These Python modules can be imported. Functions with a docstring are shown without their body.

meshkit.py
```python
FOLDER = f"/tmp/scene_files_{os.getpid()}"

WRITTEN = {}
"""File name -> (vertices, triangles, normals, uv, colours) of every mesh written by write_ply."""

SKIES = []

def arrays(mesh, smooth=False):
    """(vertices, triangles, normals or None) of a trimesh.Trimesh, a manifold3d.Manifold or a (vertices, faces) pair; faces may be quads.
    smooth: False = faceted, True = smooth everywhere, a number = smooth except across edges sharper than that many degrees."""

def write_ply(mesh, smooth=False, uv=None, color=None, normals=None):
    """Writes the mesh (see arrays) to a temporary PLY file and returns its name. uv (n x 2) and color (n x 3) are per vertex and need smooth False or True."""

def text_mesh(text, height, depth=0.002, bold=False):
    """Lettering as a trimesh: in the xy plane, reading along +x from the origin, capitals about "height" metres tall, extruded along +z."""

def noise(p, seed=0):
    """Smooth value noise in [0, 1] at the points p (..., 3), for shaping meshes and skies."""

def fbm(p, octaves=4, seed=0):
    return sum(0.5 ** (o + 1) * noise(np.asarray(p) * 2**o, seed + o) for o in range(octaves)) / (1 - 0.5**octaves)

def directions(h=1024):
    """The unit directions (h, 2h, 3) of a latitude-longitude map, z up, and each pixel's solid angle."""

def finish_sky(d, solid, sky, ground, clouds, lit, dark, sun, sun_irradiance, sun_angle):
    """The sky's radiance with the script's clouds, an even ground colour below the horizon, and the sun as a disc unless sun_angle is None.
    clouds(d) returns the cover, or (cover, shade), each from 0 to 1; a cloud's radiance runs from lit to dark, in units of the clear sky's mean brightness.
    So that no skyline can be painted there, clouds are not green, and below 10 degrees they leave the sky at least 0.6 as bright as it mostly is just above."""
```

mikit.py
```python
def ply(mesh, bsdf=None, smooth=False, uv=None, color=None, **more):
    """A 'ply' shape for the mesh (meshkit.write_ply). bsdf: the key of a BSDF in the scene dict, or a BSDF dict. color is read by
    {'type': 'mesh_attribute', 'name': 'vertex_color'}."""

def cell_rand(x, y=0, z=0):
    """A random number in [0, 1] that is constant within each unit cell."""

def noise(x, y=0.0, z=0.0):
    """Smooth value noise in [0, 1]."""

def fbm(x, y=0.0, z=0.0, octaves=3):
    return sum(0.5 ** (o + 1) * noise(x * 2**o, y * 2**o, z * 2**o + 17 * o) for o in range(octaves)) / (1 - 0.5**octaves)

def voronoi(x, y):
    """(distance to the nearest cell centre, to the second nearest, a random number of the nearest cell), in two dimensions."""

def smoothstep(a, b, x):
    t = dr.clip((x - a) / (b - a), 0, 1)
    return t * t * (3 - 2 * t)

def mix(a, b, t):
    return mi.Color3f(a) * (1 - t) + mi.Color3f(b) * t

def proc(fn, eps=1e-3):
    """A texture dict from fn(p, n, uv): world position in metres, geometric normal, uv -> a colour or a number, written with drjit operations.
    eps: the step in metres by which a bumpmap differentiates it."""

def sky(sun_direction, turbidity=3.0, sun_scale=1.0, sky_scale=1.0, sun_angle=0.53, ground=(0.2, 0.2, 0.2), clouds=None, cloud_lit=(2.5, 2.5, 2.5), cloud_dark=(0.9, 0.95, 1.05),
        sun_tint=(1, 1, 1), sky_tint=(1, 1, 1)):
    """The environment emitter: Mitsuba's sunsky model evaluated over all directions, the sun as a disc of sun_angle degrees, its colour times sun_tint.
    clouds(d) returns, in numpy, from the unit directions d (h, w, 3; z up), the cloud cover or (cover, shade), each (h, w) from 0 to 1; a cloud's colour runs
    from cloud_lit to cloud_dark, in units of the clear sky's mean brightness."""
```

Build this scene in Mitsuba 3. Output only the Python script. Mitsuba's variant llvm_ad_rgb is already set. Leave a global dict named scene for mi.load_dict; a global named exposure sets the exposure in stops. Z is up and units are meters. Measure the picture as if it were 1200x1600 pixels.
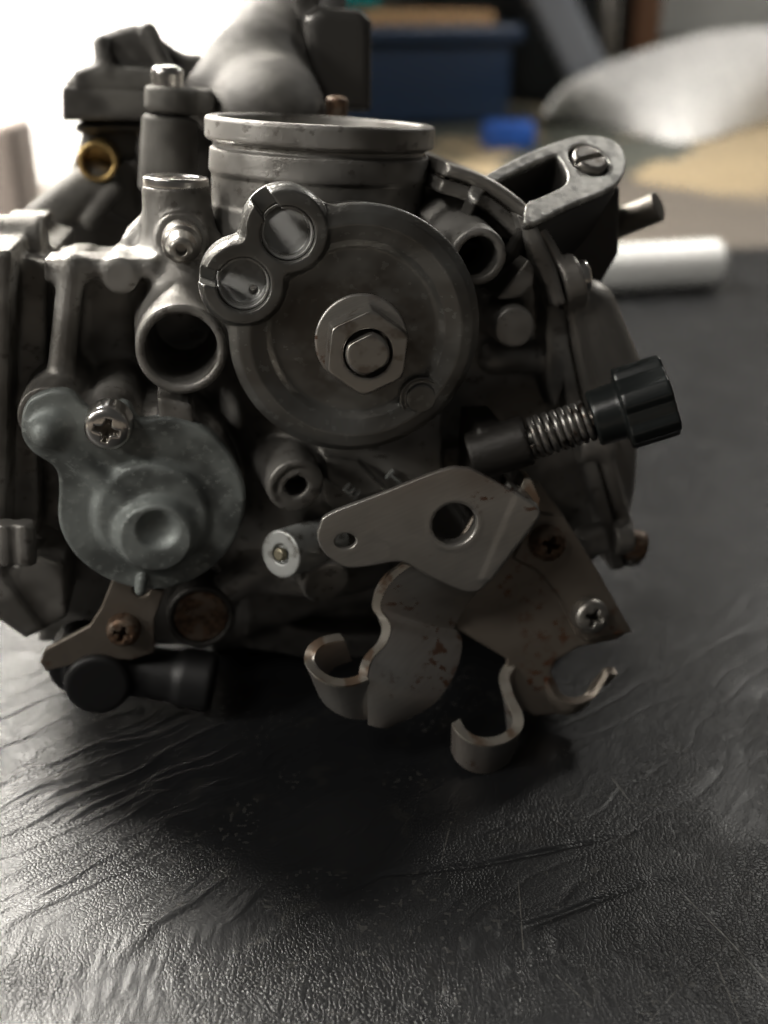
import math
import numpy as np, trimesh, drjit as dr, mitsuba as mi
from scipy.ndimage import map_coordinates, gaussian_filter1d
import mikit, meshkit

T = mi.ScalarTransform4f
scene, labels = {}, {}
rng = np.random.default_rng(7)

# ------------------------------------------------------------------ camera
FOC = 1700.0                                   # focal length in photo pixels (1200 wide)
PITCH = math.radians(25.5)
CAM = np.array([0, 0, 0.172])
FW = np.array([0, math.cos(PITCH), -math.sin(PITCH)])
UP = np.array([0, math.sin(PITCH), math.cos(PITCH)])
RT = np.array([1.0, 0, 0])
scene['camera'] = {'type': 'thinlens', 'fov': math.degrees(2 * math.atan(600 / FOC)), 'fov_axis': 'x',
                   'to_world': T().look_at(origin=CAM.tolist(), target=(CAM + FW).tolist(), up=[0, 0, 1]),
                   'aperture_radius': 0.0021, 'focus_distance': 0.228, 'near_clip': 0.01, 'far_clip': 50.0}
exposure = 0.1

# ------------------------------------------------------------------ lights (a work lamp up and behind to the left, two added fill lamps)
def lamp_sphere(c, r, rgb):
    return {'type': 'sphere', 'center': list(c), 'radius': r, 'emitter': {'type': 'area', 'radiance': {'type': 'rgb', 'value': list(rgb)}}}

scene['lamp_bulb'] = lamp_sphere((-0.52, 0.72, 0.70), 0.13, (128, 122, 112))
scene['side_lamp'] = lamp_sphere((-0.78, -0.10, 0.50), 0.09, (50, 48, 44.5))
scene['fill_lamp'] = lamp_sphere((-0.58, -0.34, 0.98), 0.14, (18, 17.2, 16))  # unseen fill lamp, added to lift the front and upward faces
labels['fill_lamp'] = {'label': 'unseen round fill lamp added high above the near side of the bench', 'category': 'fill lamp'}
scene['back_fill_lamp'] = lamp_sphere((0.72, 1.18, 0.90), 0.08, (62, 60, 56))  # unseen lamp added to brighten the paper and back of the bench
labels['back_fill_lamp'] = {'label': 'unseen round fill lamp added above the back of the bench, over the white paper', 'category': 'lamp'}
scene['room_light'] = {'type': 'constant', 'radiance': {'type': 'rgb', 'value': [0.040, 0.0388, 0.037]}}
labels['lamp_bulb'] = {'label': 'glowing round work lamp bulb above and behind the carburetor on the left', 'category': 'lamp'}
labels['side_lamp'] = {'label': 'round lamp standing off to the left of the carburetor', 'category': 'lamp'}

# ------------------------------------------------------------------ frames
def ray(px, py):
    return FW + (px - 600) / FOC * RT - (py - 800) / FOC * UP

def frame():
    d = ray(310, 100); d /= np.linalg.norm(d)
    az = np.array([0, 0, 1.0]); az = az - (az @ d) * d; az /= np.linalg.norm(az)
    ax = np.cross(d, az); t = math.radians(3.5)
    az = az * math.cos(t) + ax * math.sin(t); ax = np.cross(d, az)
    return np.stack([ax, d, az], 1)
M = frame()                                    # carburetor axes: x right, y away along the throttle shaft, z up the bore (mm)
ORG = CAM + 1.7 / 7.06 * ray(557, 519)
CL = M.T @ (CAM - ORG) * 1000

def L(px, py, y):                              # the point of the plane y (mm) seen at a photo pixel
    R = M.T @ ray(px, py)
    return CL + (y - CL[1]) / R[1] * R
def mmpp(px, py, y):                           # mm per photo pixel there
    R = M.T @ ray(px, py)
    return (y - CL[1]) / R[1] / FOC
def LL(pts, y):
    return np.array([L(a, b, y)[[0, 2]] for a, b in pts])
def W(p):
    return np.asarray(p) @ M.T / 1000 + ORG
def G(px, py, z=0.0):                          # point of the world plane z
    R = ray(px, py)
    return CAM + (z - CAM[2]) / R[2] * R

def nrm(v):
    v = np.asarray(v, float); return v / np.linalg.norm(v)

def curve(pts, n=6, closed=True):              # Catmull-Rom
    p = np.asarray(pts, float); m = len(p); out = []
    for i in range(m if closed else m - 1):
        if closed: a, b, c, d = p[i - 1], p[i], p[(i + 1) % m], p[(i + 2) % m]
        else: a, b, c, d = p[max(i - 1, 0)], p[i], p[i + 1], p[min(i + 2, m - 1)]
        for k in range(n):
            t = k / n
            out.append(.5 * (2 * b + (c - a) * t + (2 * a - 5 * b + 4 * c - d) * t * t + (3 * b - a - 3 * c + d) * t ** 3))
    if not closed: out.append(p[-1])
    return np.array(out)

# ------------------------------------------------------------------ signed distance modelling
class Grid:
    def __init__(s, lo, hi, h):
        s.ax = [np.arange(a - 2 * h, b + 3 * h, h).astype(np.float32) for a, b in zip(lo, hi)]
        s.X, s.Y, s.Z = s.ax[0][:, None, None], s.ax[1][None, :, None], s.ax[2][None, None, :]
        s.h = h

def smin(a, b, k):
    if k <= 0: return np.minimum(a, b)
    h = np.maximum(k - np.abs(a - b), 0) / k
    return np.minimum(a, b) - h * h * k * .25
def smax(a, b, k): return -smin(-a, -b, k)
def uni(k, *ds):
    o = ds[0]
    for d in ds[1:]: o = smin(o, d, k)
    return o
def sub(a, b, k=0.3): return smax(a, -b, k)
def inter2(a, b, r):                            # intersection with a rounded edge of radius r
    a, b = a + r, b + r
    return np.minimum(np.maximum(a, b), 0) + np.hypot(np.maximum(a, 0), np.maximum(b, 0)) - r

def poly2(pts, U, V):
    pts = np.asarray(pts, np.float32); d = np.full(np.broadcast(U, V).shape, 1e9, np.float32); s = np.ones_like(d)
    for i in range(len(pts)):
        a, b = pts[i - 1], pts[i]; e = b - a
        wu, wv = U - a[0], V - a[1]
        t = np.clip((wu * e[0] + wv * e[1]) / max(e @ e, 1e-12), 0, 1)
        d = np.minimum(d, (wu - e[0] * t) ** 2 + (wv - e[1] * t) ** 2)
        c1, c2, c3 = V >= a[1], V < b[1], e[0] * wv > e[1] * wu
        s = np.where((c1 & c2 & c3) | (~c1 & ~c2 & ~c3), -s, s)
    return s * np.sqrt(d)

def ext(g, pts, y0, y1, r=.5):                  # polygon (x, z) extruded along y
    d2 = poly2(pts, g.X[:, 0, :], g.Z[0]).astype(np.float32)[:, None, :]
    return inter2(d2, np.abs(g.Y - (y0 + y1) / 2) - (y1 - y0) / 2, r)
def cyl(g, p, q, r0, r1=None, r=.4):            # capped cone p -> q
    r1 = r0 if r1 is None else r1
    p, q = np.asarray(p, float), np.asarray(q, float); a = q - p; l = np.linalg.norm(a); a = a / l
    x, y, z = g.X - p[0], g.Y - p[1], g.Z - p[2]
    t = x * a[0] + y * a[1] + z * a[2]
    rad = np.sqrt(np.maximum(x * x + y * y + z * z - t * t, 0))
    c = l / math.hypot(l, r1 - r0)
    return inter2((rad - (r0 + (r1 - r0) * np.clip(t / l, 0, 1))) * c, np.abs(t - l / 2) - l / 2, r)
def cap(g, p, q, r0, r1=None):                  # capsule
    r1 = r0 if r1 is None else r1
    p, q = np.asarray(p, float), np.asarray(q, float); a = q - p
    x, y, z = g.X - p[0], g.Y - p[1], g.Z - p[2]
    t = np.clip((x * a[0] + y * a[1] + z * a[2]) / (a @ a), 0, 1)
    return np.sqrt((x - a[0] * t) ** 2 + (y - a[1] * t) ** 2 + (z - a[2] * t) ** 2) - (r0 + (r1 - r0) * t)
def cy(g, c, r, y0, y1, rr=.4):                 # cylinder along y round (x, z)
    return inter2(np.hypot(g.X - c[0], g.Z - c[1]) - r, np.abs(g.Y - (y0 + y1) / 2) - (y1 - y0) / 2, rr)
def box(g, lo, hi, r=.5):
    lo, hi = np.asarray(lo, float), np.asarray(hi, float); c, e = (lo + hi) / 2, (hi - lo) / 2 - r
    qx, qy, qz = np.abs(g.X - c[0]) - e[0], np.abs(g.Y - c[1]) - e[1], np.abs(g.Z - c[2]) - e[2]
    return np.minimum(np.maximum(qx, np.maximum(qy, qz)), 0) + np.sqrt(np.maximum(qx, 0) ** 2 + np.maximum(qy, 0) ** 2 + np.maximum(qz, 0) ** 2) - r
def ell(g, c, e):
    k = np.sqrt(((g.X - c[0]) / e[0]) ** 2 + ((g.Y - c[1]) / e[1]) ** 2 + ((g.Z - c[2]) / e[2]) ** 2)
    return (k - 1) * min(e)
def revz(g, c, prof, r=.0):                     # closed profile [(radius, z)] round the z axis at (x, y) = c
    R = np.hypot(g.X - c[0], g.Y - c[1])
    u = np.arange(0, R.max() + 1, g.h / 2); v = g.ax[2]
    tab = poly2(prof, u[:, None], v[None, :])
    i = R / (u[1] - u[0]); j = np.arange(len(v))[None, None, :]
    return map_coordinates(tab, [np.broadcast_to(i, np.broadcast(R, g.Z).shape), np.broadcast_to(j, np.broadcast(R, g.Z).shape)], order=1, mode='nearest').astype(np.float32) - r

CORN = np.array([[i, j, k] for i in (0, 1) for j in (0, 1) for k in (0, 1)])
EDGES = [(a, b) for a in range(8) for b in range(a + 1, 8) if np.abs(CORN[a] - CORN[b]).sum() == 1]
def nets(D, g):
    """Surface nets: (vertices, quads) of the zero level of D on the grid."""
    D = np.broadcast_to(D, tuple(len(a) for a in g.ax)).astype(np.float32)
    D = np.where(D == 0, 1e-6, D)
    D = D.copy(); D[[0, -1]] = np.maximum(D[[0, -1]], .1); D[:, [0, -1]] = np.maximum(D[:, [0, -1]], .1); D[:, :, [0, -1]] = np.maximum(D[:, :, [0, -1]], .1)
    S = D < 0
    n = np.zeros(tuple(k - 1 for k in D.shape), np.int8)
    for c in CORN: n += S[c[0]:D.shape[0] - 1 + c[0], c[1]:D.shape[1] - 1 + c[1], c[2]:D.shape[2] - 1 + c[2]]
    act = np.argwhere((n > 0) & (n < 8))
    ids = np.full(n.shape, -1, np.int32); ids[tuple(act.T)] = np.arange(len(act))
    val = np.stack([D[tuple((act + c).T)] for c in CORN], 1)
    acc, cnt = np.zeros((len(act), 3)), np.zeros((len(act), 1))
    for a, b in EDGES:
        va, vb = val[:, a], val[:, b]; m = (va < 0) != (vb < 0)
        t = np.where(m, va / np.where(m, va - vb, 1), 0)[:, None]
        acc += np.where(m[:, None], CORN[a] + t * (CORN[b] - CORN[a]), 0); cnt += m[:, None]
    v = (act + acc / cnt) * g.h + np.array([a[0] for a in g.ax])
    F = []
    for k in range(3):
        i, j = (k + 1) % 3, (k + 2) % 3
        sl0 = [slice(1, -1)] * 3; sl1 = [slice(1, -1)] * 3
        sl0[k], sl1[k] = slice(0, -1), slice(1, None)
        A, B = S[tuple(sl0)], S[tuple(sl1)]
        off = np.array([1, 1, 1]); off[k] = 0
        for flag in (True, False):
            e = np.argwhere((A != B) & (A == flag)) + off
            ei, ej = np.eye(3, dtype=int)[i], np.eye(3, dtype=int)[j]
            q = np.stack([ids[tuple((e - o).T)] for o in (ei + ej, ej, 0 * ei, ei)], 1)
            F.append(q if flag else q[:, ::-1])
    return v, np.vstack(F)

def emit(key, mesh, bsdf, smooth=True, world=False):
    assert key not in scene, key
    if not isinstance(mesh, (tuple, list)): mesh = (np.array(mesh.vertices), np.array(mesh.faces))
    v = mesh[0] if world else W(mesh[0])
    scene[key] = mikit.ply((v, mesh[1]), bsdf, smooth=smooth)
    return key
def emit_sdf(key, D, g, bsdf, fr=None, world=False):
    v, f = nets(D, g)
    if fr is not None: v = fr(v)
    return emit(key, (v, f), bsdf, True, world)

def place(o, n, up=(0, 0, 1)):
    """Part frame: own x, y, z with -y pointing along n (towards the viewer for n = (0,-1,0)) -> carburetor mm."""
    y = -nrm(n); x = nrm(np.cross(y, up)); z = np.cross(x, y); R = np.stack([x, y, z], 1)
    return lambda v: v @ R.T + np.asarray(o)

class Plane:
    """A tilted plane through o (carburetor mm) with normal n: photo pixels -> its own (x, z), own mesh -> carburetor mm (own -y is n)."""
    def __init__(s, o, n):
        s.o, s.n = np.asarray(o, float), nrm(n); y = -s.n; x = nrm(np.cross(y, (0, 0, 1))); s.B = np.stack([x, y, np.cross(x, y)], 1)
    def on(s, px, py):
        R = M.T @ ray(px, py); k = ((s.o - CL) @ s.n) / (R @ s.n)
        return (CL + k * R - s.o) @ s.B
    def poly(s, pts): return np.array([s.on(*p)[[0, 2]] for p in pts])
    def put(s, v): return np.asarray(v) @ s.B.T + s.o

def tube(path, r, n=12, closed_ends=True):
    p = np.asarray(path, float); r = np.broadcast_to(r, len(p))
    t = np.gradient(p, axis=0); t /= np.linalg.norm(t, axis=1, keepdims=True)
    u = nrm(np.cross(t[0], [.3, .2, .9])); V = []
    for i in range(len(p)):
        u = nrm(u - (u @ t[i]) * t[i]); w = np.cross(t[i], u)
        a = np.arange(n) * 2 * np.pi / n
        V.append(p[i] + r[i] * (np.cos(a)[:, None] * u + np.sin(a)[:, None] * w))
    m = len(p); V = np.vstack(V); F = []
    i, k = np.meshgrid(np.arange(m - 1), np.arange(n), indexing='ij'); i, k = i.ravel(), k.ravel(); k2 = (k + 1) % n
    F = np.vstack([np.stack([i * n + k, i * n + k2, (i + 1) * n + k2], 1), np.stack([i * n + k, (i + 1) * n + k2, (i + 1) * n + k], 1)])
    V = np.vstack([V, p[:1], p[-1:]]); j = np.arange(n); j2 = (j + 1) % n
    F = np.vstack([F, np.stack([j * 0 + m * n, j2, j], 1), np.stack([j * 0 + m * n + 1, (m - 1) * n + j, (m - 1) * n + j2], 1)])
    return V, F

def strip(A, B, th, rows=16, bulge=0.0, bdir=(0, -1, 0)):
    """Sheet metal of thickness th between two edge curves (n x 3)."""
    A, B = np.asarray(A, float), np.asarray(B, float); n = len(A); s = np.linspace(0, 1, rows)[:, None, None]
    S = A[None] * (1 - s) + B[None] * s + bulge * 4 * s * (1 - s) * np.asarray(bdir)
    du, dv = np.gradient(S, axis=1), np.gradient(S, axis=0)
    N = np.cross(du, dv); N /= np.linalg.norm(N, axis=-1, keepdims=True) + 1e-12
    S0, S1 = S - N * th / 2, S + N * th / 2
    V = np.vstack([S0.reshape(-1, 3), S1.reshape(-1, 3)]); k = rows * n
    i, j = np.meshgrid(np.arange(rows - 1), np.arange(n - 1), indexing='ij'); i, j = i.ravel(), j.ravel()
    q = np.stack([i * n + j, (i + 1) * n + j, (i + 1) * n + j + 1, i * n + j + 1], 1)
    F = [q, q[:, ::-1] + k]
    rim = [np.arange(n), np.arange(rows) * n + n - 1, np.arange(n)[::-1] + (rows - 1) * n, np.arange(rows)[::-1] * n]
    for e in rim: F.append(np.stack([e[:-1], e[1:], e[1:] + k, e[:-1] + k], 1))
    F = np.vstack(F); m = trimesh.Trimesh(V, np.vstack([F[:, [0, 1, 2]], F[:, [0, 2, 3]]]), process=False)
    trimesh.repair.fix_normals(m)
    return m

# ------------------------------------------------------------------ materials
def rgb(*c): return {'type': 'rgb', 'value': list(c)}
def metal(name, fn, rough, metallic, bump=None, eps=1e-4, spec=.5, **kw):
    b = {'type': 'principled', 'base_color': mikit.proc(fn) if callable(fn) else rgb(*fn), 'roughness': rough, 'metallic': metallic, 'specular': spec, **kw}
    if callable(rough): b['roughness'] = mikit.proc(rough)
    if bump: b = {'type': 'bumpmap', 'arbitrary': mikit.proc(bump, eps), 'scale': 1.0, 'bsdf': b}
    scene[name] = {'type': 'twosided', 'bsdf': b}
    return name

def mottle(p, f): return mikit.fbm(p.x * f, p.y * f, p.z * f, 3)
def grain_bump(p, n, uv): return mikit.noise(p.x * 2600, p.y * 2600, p.z * 2600) * 4.5e-5 + mikit.noise(p.x * 800, p.y * 800, p.z * 800) * 5e-5 - mikit.smoothstep(.78, .86, mikit.noise(p.x * 1000, p.y * 1000, p.z * 1000)) * 4e-5
def c_body(p, n, uv):
    m = mottle(p, 90); s = mikit.smoothstep(.62, .78, mottle(p, 420))
    return mikit.mix(mikit.mix((.150, .142, .130), (.315, .305, .288), mikit.smoothstep(.3, .7, m)), (.075, .066, .057), s * .6)
def c_zinc(p, n, uv):
    m = mottle(p, 110); s = mikit.smoothstep(.66, .74, mottle(p, 700))
    q = [float(v) for v in W(L(564, 531, 0))]; rad = dr.sqrt(dr.square(p.x - q[0]) + dr.square(p.y - q[1]) + dr.square(p.z - q[2]))
    dirt = (1 - mikit.smoothstep(.0125, .0175, rad + (m - .5) * .008)) * mikit.smoothstep(.3, .6, mottle(p, 250)) + .5 * mikit.smoothstep(.58, .7, mottle(p, 55))
    return mikit.mix(mikit.mix(mikit.mix((.115, .110, .101), (.195, .194, .184), mikit.smoothstep(.3, .7, m)), (.30, .315, .30), s * .3), (.07, .06, .05), dr.minimum(dirt, 1) * .7)
def c_steel(p, n, uv):
    m = mottle(p, 140) * .75 + .5 * mikit.noise((p.x + p.z * .4) * 260, p.y * 260, (p.z - p.x * .4) * 5200) - .1; s = mikit.smoothstep(.58, .70, mottle(p, 600)) * mikit.smoothstep(.50, .64, mottle(p, 70))
    return mikit.mix(mikit.mix(mikit.mix((.34, .325, .30), (.47, .455, .43), m), (.17, .09, .05), mikit.smoothstep(.5, .8, mottle(p, 35)) * .4), (.15, .065, .03), s * .85)
def c_edge(p, n, uv):
    s = mikit.smoothstep(.50, .66, mottle(p, 260))
    return mikit.mix((.70, .65, .57), (.34, .18, .09), s * .7)
def c_rust(p, n, uv):
    return mikit.mix(mikit.mix((.07, .042, .027), (.15, .09, .055), mikit.smoothstep(.35, .65, mottle(p, 900))), (.17, .13, .10), mikit.smoothstep(.45, .65, mottle(p, 420)))
metal('cast_body', c_body, .50, .72, grain_bump)
metal('rough_cast', lambda p, n, uv: mikit.mix((.045, .042, .038), (.13, .125, .115), mikit.smoothstep(.3, .7, mottle(p, 80))), .7, .4, grain_bump)
metal('machined', lambda p, n, uv: mikit.mix((.30, .295, .28), (.56, .55, .52), mikit.smoothstep(.3, .6, mottle(p, 420))), .48, .8, grain_bump)
metal('cast_zinc', c_zinc, .40, .8, grain_bump)
def c_chalk(p, n, uv):
    m = mottle(p, 120); s = mikit.smoothstep(.55, .75, mottle(p, 800))
    return mikit.mix(mikit.mix((.095, .103, .099), (.225, .245, .236), mikit.smoothstep(.28, .62, m)), (.34, .365, .35), s * .4)
metal('chalky_zinc', c_chalk, .56, .42, grain_bump)
metal('dark_cast', (.055, .052, .048), .5, .5, grain_bump)
metal('steel_sheet', c_steel, .38, .85, lambda p, n, uv: mikit.noise(p.x * 1500, p.y * 1500, p.z * 1500) * 3e-5 + mikit.noise(p.x * 300, p.y * 300, p.z * 300) * 6e-5)
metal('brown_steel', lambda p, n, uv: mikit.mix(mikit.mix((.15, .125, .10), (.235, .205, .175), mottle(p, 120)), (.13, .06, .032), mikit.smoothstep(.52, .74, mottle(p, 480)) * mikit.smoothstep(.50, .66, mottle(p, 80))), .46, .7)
metal('steel_edge', c_edge, .36, .85)
metal('rusty_steel', c_rust, .5, .6)
def c_bright(p, n, uv): return mikit.mix((.40, .41, .40), (.17, .165, .15), mikit.smoothstep(.5, .75, mottle(p, 380)))
metal('bright_steel', (.62, .60, .57), .24, 1.0)
metal('screw_steel', lambda p, n, uv: mikit.mix((.34, .325, .30), (.20, .175, .15), mikit.smoothstep(.5, .8, mottle(p, 400))), .36, .9)
metal('bright_zinc', c_bright, .48, .6)
metal('bright_socket', lambda p, n, uv: mikit.mix((.42, .42, .41), (.24, .235, .22), mikit.smoothstep(.5, .75, mottle(p, 300))), .5, .7)
metal('dull_pin', (.26, .235, .17), .45, .8)
metal('brass', (.55, .38, .16), .35, 1.0)
metal('black_rubber', (.006, .006, .0062), .5, 0.0)
metal('black_plastic', (.010, .012, .012), .3, 0.0)
metal('gasket', (.05, .043, .035), .7, 0.0)

# ------------------------------------------------------------------ the setting: bench, leather mat, white wall behind
def seg_dist(X, Y, pts):
    d = np.full(X.shape, 1e9)
    for a, b in zip(pts[:-1], pts[1:]):
        e = b - a; t = np.clip(((X - a[0]) * e[0] + (Y - a[1]) * e[1]) / (e @ e), 0, 1)
        d = np.minimum(d, np.hypot(X - a[0] - e[0] * t, Y - a[1] - e[1] * t))
    return d

LSTREAK = nrm(G(330, 1400)[:2] - G(170, 1490)[:2])
def leather():
    e0, e1 = G(600, 404), G(1200, 385)
    xs = np.concatenate([np.arange(-.36, -.16, .003), np.arange(-.16, .16, .00058), np.arange(.16, .48, .003)])
    ys = np.concatenate([np.arange(.04, .165, .003), np.arange(.165, .33, .00058), np.arange(.33, .95, .003)])
    X, Y = np.meshgrid(xs, ys, indexing='ij')
    edge = e0[1] + (X - e0[0]) * (e1[1] - e0[1]) / (e1[0] - e0[0])
    Y = np.minimum(Y, edge)
    c, sn = LSTREAK; U, V = X * c + Y * sn, -X * sn + Y * c
    warp = meshkit.fbm(np.stack([X * 40, Y * 40, 0 * X], -1), 3, 5)
    def ridged(fu, fv, pw, k, seed):
        P = np.stack([U * fu, V * fv + warp * k, 0 * U], -1)
        return (1 - np.abs(2 * meshkit.noise(P, seed) - 1)) ** pw
    fine = np.clip((.325 - Y) / .03, 0, 1) * np.clip((.158 - np.abs(X)) / .02, 0, 1)
    mask = np.clip((.05 - X) / .09, .12, 1) * fine * np.clip((Y - .175) / .03, .45, 1)
    patch = meshkit.noise(np.stack([X * 25, Y * 25, 0 * X], -1), 21)
    Z = (.00042 * ridged(16, 190, 8, 2, 3) + .00020 * ridged(34, 480, 7, 4, 9) + .00004 * ridged(55, 900, 5, 5, 31)) * mask * (.3 + patch)
    Z += .0002 * meshkit.fbm(np.stack([X * 14, Y * 14, 0 * X], -1), 2, 2) * (.25 + .75 * fine) - .0008
    Z -= .00013 * ridged(16, 210, 9, 3, 13) * (1 - mask) * fine
    wob = .0009 * (meshkit.fbm(np.stack([X * 160, Y * 160, 0 * X], -1), 2, 4) - .5)
    for pts, w, dep in (([(470, 1420), (600, 1362), (760, 1345), (930, 1310), (1010, 1290)], .0007, -.0004),
                        ([(560, 1560), (640, 1505), (750, 1470), (860, 1430), (1000, 1378), (1100, 1372)], .0008, -.0003),
                        ([(590, 1580), (700, 1545), (800, 1510), (880, 1468), (960, 1455)], .0007, -.0004),
                        ([(690, 1600), (760, 1580), (850, 1560)], .0007, -.0003),
                        ([(840, 1500), (900, 1500), (1010, 1510), (1130, 1530)], .0006, -.0003),
                        ([(150, 1520), (240, 1440), (290, 1412), (335, 1398)], .0009, .0004), ([(80, 1296), (140, 1258), (205, 1230)], .0008, .0005),
                        ([(60, 1245), (140, 1215)], .0008, .00045), ([(30, 1410), (110, 1370), (190, 1320)], .0008, .0004), ([(120, 1165), (230, 1150), (290, 1128)], .0008, .0003)):
        P = [G(*p)[:2] for p in pts]; d = seg_dist(X, Y, P) + wob
        t = ((X - P[0][0]) * (P[-1] - P[0])[0] + (Y - P[0][1]) * (P[-1] - P[0])[1]) / ((P[-1] - P[0]) @ (P[-1] - P[0]))
        Z += np.where(dep < 0, 1.5, .8) * dep * np.exp(-(d / w) ** 2) * np.clip(np.minimum(t, 1 - t) * 3.3 + .05, 0, 1)
    n, m = X.shape
    v = np.stack([X, Y, Z], -1).reshape(-1, 3)
    i, j = np.meshgrid(np.arange(n - 1), np.arange(m - 1), indexing='ij'); i, j = i.ravel(), j.ravel()
    f = np.stack([i * m + j, (i + 1) * m + j, (i + 1) * m + j + 1, i * m + j + 1], 1)
    rim = np.concatenate([[k * m for k in range(n)], [(n - 1) * m + k for k in range(1, m)], [k * m + m - 1 for k in range(n - 2, -1, -1)], [k for k in range(m - 2, 0, -1)]]).astype(int)
    low = v[rim].copy(); low[:, 2] = -.005
    a = np.arange(len(rim)); b = (a + 1) % len(rim)
    f = np.vstack([f, np.stack([rim[b], rim[a], len(v) + a, len(v) + b], 1)])
    return np.vstack([v, low]), f

def leather_bump(p, n, uv):
    wx = p.x + (mikit.noise(p.x * 500, p.y * 500) - .5) * .0012
    a, b, c = mikit.voronoi(wx * 1050, p.y * 1050)
    u, v = p.x * float(LSTREAK[0]) + p.y * float(LSTREAK[1]), p.y * float(LSTREAK[0]) - p.x * float(LSTREAK[1])
    st = mikit.noise(u * 90, v * 900 + mikit.noise(p.x * 120, p.y * 120) * 3)
    return mikit.smoothstep(0., .45, b - a) * .85e-4 * (mikit.smoothstep(.3, .75, mikit.fbm(p.x * 60, p.y * 60)) * .9 + .2) + mikit.fbm(p.x * 800, p.y * 800) * .3e-4 + st * .2e-4
SCRATCH = [((1062, 1388), (1135, 1460), 1.0), ((1135, 1460), (1200, 1530), .9), ((1120, 1500), (1160, 1600), .7), ((985, 1250), (1100, 1265), .5), ((955, 1210), (985, 1250), .7),
           ((810, 1370), (818, 1480), .4), ((870, 1520), (925, 1570), .6), ((690, 1340), (705, 1280), .35), ((860, 1270), (890, 1295), .4), ((1010, 1600), (1060, 1540), .3), ((1090, 1190), (1200, 1260), .3)]
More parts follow.
